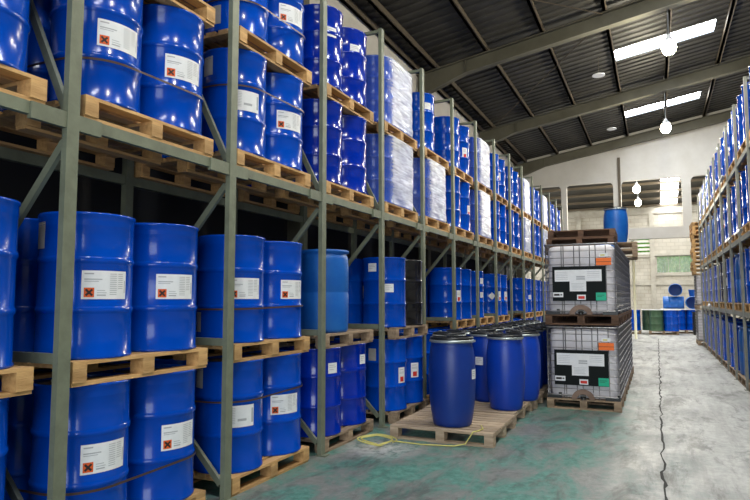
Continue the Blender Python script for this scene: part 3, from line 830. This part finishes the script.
for k in range(-1, 8):
    yc = YR0 + (k + .5) * SP; bayn = ORD[8 - k]
    for t in range(4):
        z = RZ[t]
        pallet((XR + .015 + .6, yc, z), PI / 2, m_wood if t else m_woodg, 'wooden pallet, %s, %s bay of the pale rack from gable' % (SHN[t], bayn), 'pallets in the pale grey rack', k <= 1)
        for j in range(2):
            c = (XR + .015 + .3, yc + (-.3, .3)[j], z + PH + .0003); side = 'gable side' if j else 'door side'
            r_ = random.random()
            if t in (0, 2) and r_ < .3 or (k, t) in ((0, 0), (1, 0), (1, 1)):
                plastic_drum(c, 'pale blue plastic drum, %s of pale rack, %s bay from gable, %s' % (SHN[t], bayn, side), (), 'drums of the pale grey rack'); continue
            an = math.atan2(-c[1], -c[0] - .9) + PI / 2 + random.uniform(-.5, .3)
            kdl = random.choice('CECAB')
            mt = m_blackdrum if (k, t) == (3, 1) else m_blue
            nm = 'black steel drum' if mt is m_blackdrum else 'blue steel drum'
            steel_drum(c, mt, '%s, %s, %s of pale rack, %s bay from gable, %s' % (nm, {'A': 'hazard label', 'B': 'white label', 'C': 'small label', 'E': 'red-marked label'}[kdl], SHN[t], bayn, side),
                       [(kdl, an, .465 if kdl in 'AB' else .62)], 'drums of the pale grey rack', random.uniform(0, 6))
            if t != 0:
                tag(link('steel_drum', WHOLE[m_blue.name], None, (XR + .015 + .9, yc + (-.3, .3)[j], z + PH + .0003)), 'plain blue steel drum, back row, %s, %s pale-rack bay from gable, %s' % (SHN[t], bayn, side), 'drum', 'back row drums of the pale rack')

# ================================================================== row of barrels on pallets in front of the long rack
PX = -2.25
plist = [(6.57, m_woodp), (7.86, m_woodp), (9.14, m_woodp), (10.42, m_woodp), (11.70, m_woodp), (12.98, m_woodp)]
for j, (ya, m) in enumerate(plist):
    lab = ['bleached wooden pallet beside the yellow strap, single barrel at its front edge', 'second bleached floor pallet under the barrels, counted from the yellow strap',
           'third bleached floor pallet under the barrels, counted from the yellow strap', 'fourth bleached floor pallet under the barrels, counted from the yellow strap',
           'fifth bleached floor pallet under the barrels, counted from the yellow strap', 'sixth bleached floor pallet under the barrels, counted from the yellow strap'][j]
    pallet((PX - (.03 if j == 1 else 0), ya + .6, 0), (.01, -.012, .008, 0, .01, 0)[j], m, lab, 'floor pallets under the barrels')
zb = PH + .0005
cn = (-2.20, 6.90, zb)
an, zz = angle_to(cn, 474, 374, .27)
barrel(cn, 'dull blue lidded barrel standing alone at the front edge of the strapped pallet', BARN, [('C', an, zz, .273)])
rows = [8.18, 8.76] + [9.62 + .575 * q for q in range(8)]
for j, yy in enumerate(rows):
    for s_ in (0, 1):
        c = (PX + (-.32, .30)[s_] + random.uniform(-.02, .02), yy + random.uniform(-.008, .008), zb)
        if j == 0: c = ((-2.25, 8.72, zb), (-1.86, 8.17, zb))[s_]
        if j == 1: c = ((-2.72, 9.05, zb), (-1.80, 9.02, zb))[s_]
        ls = []
        if j == 0 and s_ == 0:
            an, zz = angle_to(c, 479, 361, .265); ls = [('C', an, min(zz, .8), .267)]
        who = 'rack side' if s_ == 0 else 'tank side'
        barrel(c, 'blue barrel with black lid, %s of pair, %s row behind lone barrel' % (who, ORD[j + 1]), None, ls, 'lidded barrels on the floor pallets', random.uniform(0, 6))
# third barrel of the first row, tucked against the rack
barrel((-2.72, 8.42, zb), 'blue barrel with black lid nearest the rack behind the lone barrel', None, (), None, 1.0)

# yellow strap: loose coil and a tail across the pallet
random.seed(9)
mb = MB(); pts = []
for j in range(90):
    a = j / 90 * 2 * PI * 2.6; r = .20 + .04 * math.sin(a * .7 + 1)
    pts.append((-2.87 + r * .8 * math.cos(a) + .03 * math.sin(3 * a), 6.26 + r * .8 * math.sin(a), .014 + .05 * abs(math.sin(a * .5 + .4))))
mb.tube(pts, .008, m_yellow, 6)
tag(link('packing_strap', mb.mesh('packing_strap')), 'loose coil of yellow packing strap lying at the rack foot', 'strap')
mb = MB(); pts = [(-2.75, 6.42, .009), (-2.4, 6.40, .009), (-2.05, 6.47, .009), (-1.94, 6.53, .03), (-1.89, 6.55, .11), (-1.86, 6.555, .16), (-1.82, 6.62, .162), (-1.80, 6.75, .162), (-1.86, 6.9, .162)]
mb.tube(pts, .007, m_yellow, 6)
tag(link('packing_strap', mb.mesh('packing_strap')), 'yellow packing strap trailing over the front edge of the pallet', 'strap')

# ================================================================== caged tanks
def rrect(w, d, r, z, n=4):
    pts = []
    for cx, cy, a0 in ((w - r, -(d - r), -PI / 2), (w - r, d - r, 0), (-(w - r), d - r, PI / 2), (-(w - r), -(d - r), PI)):
        for j in range(n + 1):
            a = a0 + PI / 2 * j / n; pts.append((cx + r * math.cos(a), cy + r * math.sin(a), z))
    return pts
IW, ID, IH = .51, .60, 1.215
def tank_mesh():
    mb = MB(); lv = [(.86, PH + .005), (.94, PH + .02), (.955, PH + .08), (.955, .45), (.945, .47), (.955, .49), (.955, .78), (.945, .80), (.955, .82), (.955, 1.08), (.93, 1.14), (.86, 1.165)]
    rings = [rrect(IW * s_ - .02 , ID * s_ - .02, .12, z, 6) for s_, z in lv]; n = len(rings[0])
    for r in rings: mb.v += r
    for a in range(len(rings) - 1):
        for b in range(n): mb.face([a * n + b, a * n + (b + 1) % n, (a + 1) * n + (b + 1) % n, (a + 1) * n + b], m_tank, True)
    mb.face(list(reversed(range(n))), m_tank); mb.face([(len(rings) - 1) * n + b for b in range(n)], m_tank)
    return mb.mesh('tank')
TANK = tank_mesh()
BARS = []
for j in range(11): BARS.append(('cage_ring', MB().tube(rrect(IW - .008, ID - .008, .05, .20 + j * .098), .0065 if j not in (0, 10) else .011, m_cage, 6, True).mesh('cage_ring')))
vx = [-.49, -.26, -.23, -.08, 0.0, .14, .22, .36, .49]
vy = [-.54, -.42, -.30, -.18, -.06, .06, .18, .30, .42, .54]
vb = MB().tube([(0, 0, PH), (0, 0, IH - .012)], .0065, m_cage, 6).mesh('cage_bar')
TUBS = [(x, s_ * (ID - .024)) for x in vx for s_ in (-1, 1)] + [(s_ * (IW - .024), y) for y in vy for s_ in (-1, 1)]
VALVE = MB().tube([(.0, -.545, .20), (.0, -.60, .20)], .045, m_black, 14).tube([(0, -.60, .20), (0, -.605, .15)], .035, m_black, 12).tube([(-.07, -.595, .245), (.07, -.595, .235)], .012, m_black, 8).mesh('valve')
def arch():
    mb = MB(); n = 18
    def fn(u, v):
        a = PI * u; r = .085 + .075 * v; return (r * math.cos(a), -.612, PH + .002 + r * .88 * math.sin(a))
    mb.grid(fn, n, 1, m_rust); i = len(mb.v)
    def fn2(u, v):
        a = PI * u; r = .16; return (r * math.cos(a), -.612 + .03 * v, PH + .002 + r * .88 * math.sin(a))
    mb.grid(fn2, n, 1, m_rust)
    return mb.mesh('valve_recess')
ARCH = arch()
FOOT = MB().box(-.10, -.02, 0, .10, .02, .035, m_black).box(.06, -.02, .035, .10, .02, .08, m_black).mesh('corner_foot')
def sheet_m(nm, x0, z0, x1, z1, m, y, txt=None):
    mb = MB().box(x0, y - .002, z0, x1, y, z1, m)
    if txt:
        for (a, b, c, d, mm) in txt: mb.box(a, y - .0028, c, b, y - .0021, d, mm)
    return mb.mesh(nm)
yp = -ID - .006
PLATE = sheet_m('label_plate', -.39, .35, .355, .855, m_plate, yp + .0)
def tlab():
    mb = MB().box(-.355, yp - .005, .635, .30, yp - .0025, .805, m_paper).box(-.145, yp - .005, .49, .085, yp - .0025, .635, m_paper)
    for j in range(5): mb.box(-.33, yp - .0056, .77 - j * .026, -.17, yp - .0051, .774 - j * .026, m_print)
    for j in range(4): mb.box(.10, yp - .0056, .77 - j * .026, .27, yp - .0051, .774 - j * .026, m_print)
    for j in range(5): mb.box(-.12, yp - .0056, .60 - j * .02, .05 - .02 * (j % 2), yp - .0051, .604 - j * .02, m_print)
    mb.box(-.05, yp - .0056, .69, .07, yp - .0051, .712, m_print); mb.box(-.05, yp - .0056, .66, .07, yp - .0051, .68, m_print)
    return mb.mesh('address_label')
TL = tlab()
TAG1 = sheet_m('number_tag', -.385, .405, -.24, .475, m_paper, yp - .003, [(-.37, -.29, .425, .455, m_ink), (-.28, -.255, .43, .45, m_ink)])
TAG2 = sheet_m('red_tag', -.045, .365, .075, .44, m_paper, yp - .003, [(-.03, .06, .38, .42, m_red)])
TAG3 = sheet_m('green_tag', .215, .355, .355, .47, m_green_s, yp - .003, [(.23, .33, .43, .435, m_ink), (.23, .30, .41, .415, m_ink)])
OR = sheet_m('orange_sticker', .23, .865, .435, .97, m_orange_s, yp, [(.23, .435, .912, .917, m_ink)])
WS = sheet_m('white_sticker', .27, .985, .39, 1.04, m_paper, yp, [(.29, .35, 1.0, 1.02, m_yellow)])
IBP_GROUP = 'caged white tanks in the stacked block'
def ibc(loc, label, front=True, dark=False, rz=0.0, group=IBP_GROUP):
    t = thing('caged_tank', label, 'tank', loc, rz, group)
    link('tank', TANK, t)
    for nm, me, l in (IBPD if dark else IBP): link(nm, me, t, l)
    for nm, me in BARS: link(nm, me, t)
    for x, y in TUBS: link('cage_bar', vb, t, (x, y, 0))
    link('filler_cap', MB().lathe([(.08, 1.165), (.08, 1.195), (.06, 1.2)], m_black, 20).mesh('filler_cap'), t)
    if front:
        link('valve', VALVE, t); link('valve_recess', ARCH, t)
        link('corner_foot', FOOT, t, (-.40, -.575, PH + .002)); f = link('corner_foot', FOOT, t, (.40, -.575, PH + .002)); 
        p = link('label_plate', PLATE, t); link('address_label', TL, p); link('number_tag', TAG1, p); link('red_tag', TAG2, p); link('green_tag', TAG3, p)
        link('orange_sticker', OR, t); link('white_sticker', WS, t)
    return t
IX = -1.01
for j in range(4):
    for s_ in (0, 1):
        where = ['lower', 'upper'][s_]
        if j == 0: lab = '%s caged tank with black label plate at the front of the stacked block' % where
        else: lab = '%s caged tank in the %s row behind the labelled tanks' % (where, ORD[j + 1])
        ibc((IX, 9.33 + .6 + j * 1.27, s_ * (IH + .001)), lab, j == 0, s_ == 1)
zt = 2 * (IH + .001)
for q in range(3):
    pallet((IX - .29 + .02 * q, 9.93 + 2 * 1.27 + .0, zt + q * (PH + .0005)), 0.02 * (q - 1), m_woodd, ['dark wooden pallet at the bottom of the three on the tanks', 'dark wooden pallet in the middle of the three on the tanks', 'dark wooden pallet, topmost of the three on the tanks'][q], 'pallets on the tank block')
for q in range(2):
    pallet((IX + .08, 9.93 + 3 * 1.27 + .02, zt + q * (PH + .0005)), 0.03, m_woodg, ['lower weathered pallet under the barrel on top of the tanks', 'upper weathered pallet under the barrel on top of the tanks'][q], 'pallets on the tank block')
barrel((-.74, 13.85, zt + 2 * PH + .002), 'blue barrel standing high on pallets on top of the caged tanks', barrel_parts(m_plas, .245, .80))
lidm = MB().lathe([(.16, 0), (.18, .01), (.18, .07), (.165, .085), (.05, .09), (.045, .10)], m_plas, 28)
tag(link('plastic_basin', lidm.mesh('plastic_basin'), None, (-.80, 11.0, zt - .015)), 'blue plastic basin upside down on the upper tank of the second row', 'basin')

# ================================================================== end of the pale rack: tanks with a tall pallet pile
ibc((1.74, 24.25, 0), 'lower caged tank at the gable end of the pale grey rack', False, False, 0, 'tanks at the rack end')
ibc((1.74, 24.25, IH + .001), 'upper caged tank at the gable end of the pale grey rack', False, False, 0, 'tanks at the rack end')
for q in range(12):
    pallet((1.78 + random.uniform(-.03, .03), 24.25, zt + q * (PH + .0005)), random.uniform(-.04, .04), m_wood, 'wooden pallet, %s from the bottom of the pile at the pale rack end' % ORD[q + 1], 'pallet pile at the rack end', False)
# white plastic sheets tucked on the pale rack beams
random.seed(4)
for j, (yy, zz) in enumerate([(12.0, RZ[2]), (13.6, RZ[2]), (19.0, RZ[1]), (14.5, RZ[3])]):
    mb = MB(); s_ = j * 2.3
    L = .8
    def fn(u, v):
        yy_ = -L / 2 + L * u; a = v * PI
        return (.03 * math.cos(a) - .028, yy_, .02 + .10 * math.sin(a) * (0.6 + .5 * noise.noise(Vector((yy_ * 5, v * 2, s_)))) + .02 * noise.noise(Vector((yy_ * 11, v * 5, s_))))
    mb.grid(fn, 24, 8, m_bag)
    tag(link('plastic_sheet', mb.mesh('plastic_sheet'), None, (XR - .03 if zz else XR - .06, yy, zz - .0 if zz else .0)), 'crumpled white plastic sheet on the %s of the pale rack' % ('floor front' if not zz else {1.36: 'lowest beam', 2.68: 'middle beam', 4.02: 'top beam'}[zz]), 'plastic sheet', 'plastic sheets on the pale rack')

# ================================================================== drums in the next hall
def far_drum(loc, m, label, group=None): return steel_drum(loc, m, label, (), group)
pallet((-.06 + .30, 30.6, 0), 0, m_woodg, 'wooden pallet under the green drums beyond the gable wall', None, False)
pallet((-1.3, 30.7, 0), 0, m_woodg, 'wooden pallet under blue drums beside the green drums', None, False)
pallet((1.2, 32.05, 0), 0, m_woodg, 'wooden pallet under blue drums behind the green drums', None, False)
for x, y, m, lb in [(-.36, 30.85, m_green, 'green steel drum set back, half hidden by the other green drum'), (-.05, 30.3, m_green, 'green steel drum in front, touching the blue drum'),
                    (.29, 30.92, m_blue, 'blue steel drum behind the front green drum')]:
    far_drum((x, y, PH + .0005), m, lb)
far_drum((.56, 30.3, PH + .0005), m_blue, 'blue steel drum on the pallet right beside the front green drum')
for x, y in ((-1.6, 30.6), (-1.0, 30.65)): far_drum((x, y, PH + .0005), m_blue, 'blue steel drum on the pallet next to the green drums', 'blue drums beside the green drums')
for x, y in ((.9, 31.7), (1.5, 31.7), (.9, 32.3), (1.5, 32.3)): far_drum((x, y, PH + .0005), m_blue, 'blue steel drum on the pallet behind the green drums', 'blue drums behind the green drums')
for x in (1.75,): 
    t = thing('plastic_crate', 'black plastic crate stack beside the far blue drums', 'crate', (x - .05, 30.6, 0))
    for q in range(4):
        mb = MB(); z0 = q * .25
        mb.box(-.28, -.38, z0, .28, .38, z0 + .02, m_black)
        for a in (-.28, .26): mb.box(a, -.38, z0 + .02, a + .02, .38, z0 + .235, m_black)
        for a in (-.38, .36): mb.box(-.28, a, z0 + .02, .28, a + .02, z0 + .235, m_black)
        mb.box(-.30, -.40, z0 + .215, .30, -.36, z0 + .245, m_black); mb.box(-.30, .36, z0 + .215, .30, .40, z0 + .245, m_black)
        link('crate', mb.mesh('crate'), t)
tag(link('plank', boxmesh('plank', -.65, 30.05, 0, .95, 30.55, .035, m_bag), None, (0, 0, PH + DH + .002)), 'long white board lying across the far drums', 'board')
pb = MB().box(-.95, -.25, 0, .95, .95, .03, m_bag)
tag(link('plank', pb.mesh('plank'), None, (1.1, 31.7, PH + DH + .002)), 'wide white board on the blue drums behind the green ones', 'board')
# drums lying on top
zl = PH + DH + .033
def lying(loc, rz, label, rx=PI / 2):
    t = thing('plastic_drum', label, 'drum', loc, rz, None, rx)
    mb = MB().lathe([(.27, 0), (.288, .02), (.29, .3), (.284, .31), (.29, .32), (.29, .6), (.284, .61), (.29, .62), (.29, .86), (.27, .88), (.262, .87), (.26, .2)], m_plas, 36)
    link('body', mb.mesh('body'), t)
    link('rim', MB().lathe([(.27, .865), (.295, .87), (.295, .89), (.27, .895)], m_plas, 36, False, False).mesh('rim'), t)
lying((.26, 32.05, zl + .297), PI / 2, 'blue drum lying lengthways on the boards beneath an open drum')
lying((1.50, 32.5, zl + .297), .0, 'blue open drum lying on the boards under a small bucket')
lying((.80, 32.48, zl + .297 * 3 + .001), .0, 'blue open drum lying across the top of another lying drum')
bk = thing('plastic_bucket', 'small blue bucket on top of the lying drum near the rack end', 'bucket', (1.50, 32.0, zl + .592))
link('body', MB().lathe([(.11, 0), (.12, .01), (.15, .29), (.158, .30), (.15, .305), (.142, .29), (.112, .02)], m_plas, 24).mesh('body'), bk)
link('handle', MB().tube([(.155 * math.cos(PI * q / 10), -.155 * math.sin(PI * q / 10) * .5, .285 - .13 * math.sin(PI * q / 10)) for q in range(11)], .006, m_ring, 6).mesh('handle'), bk)
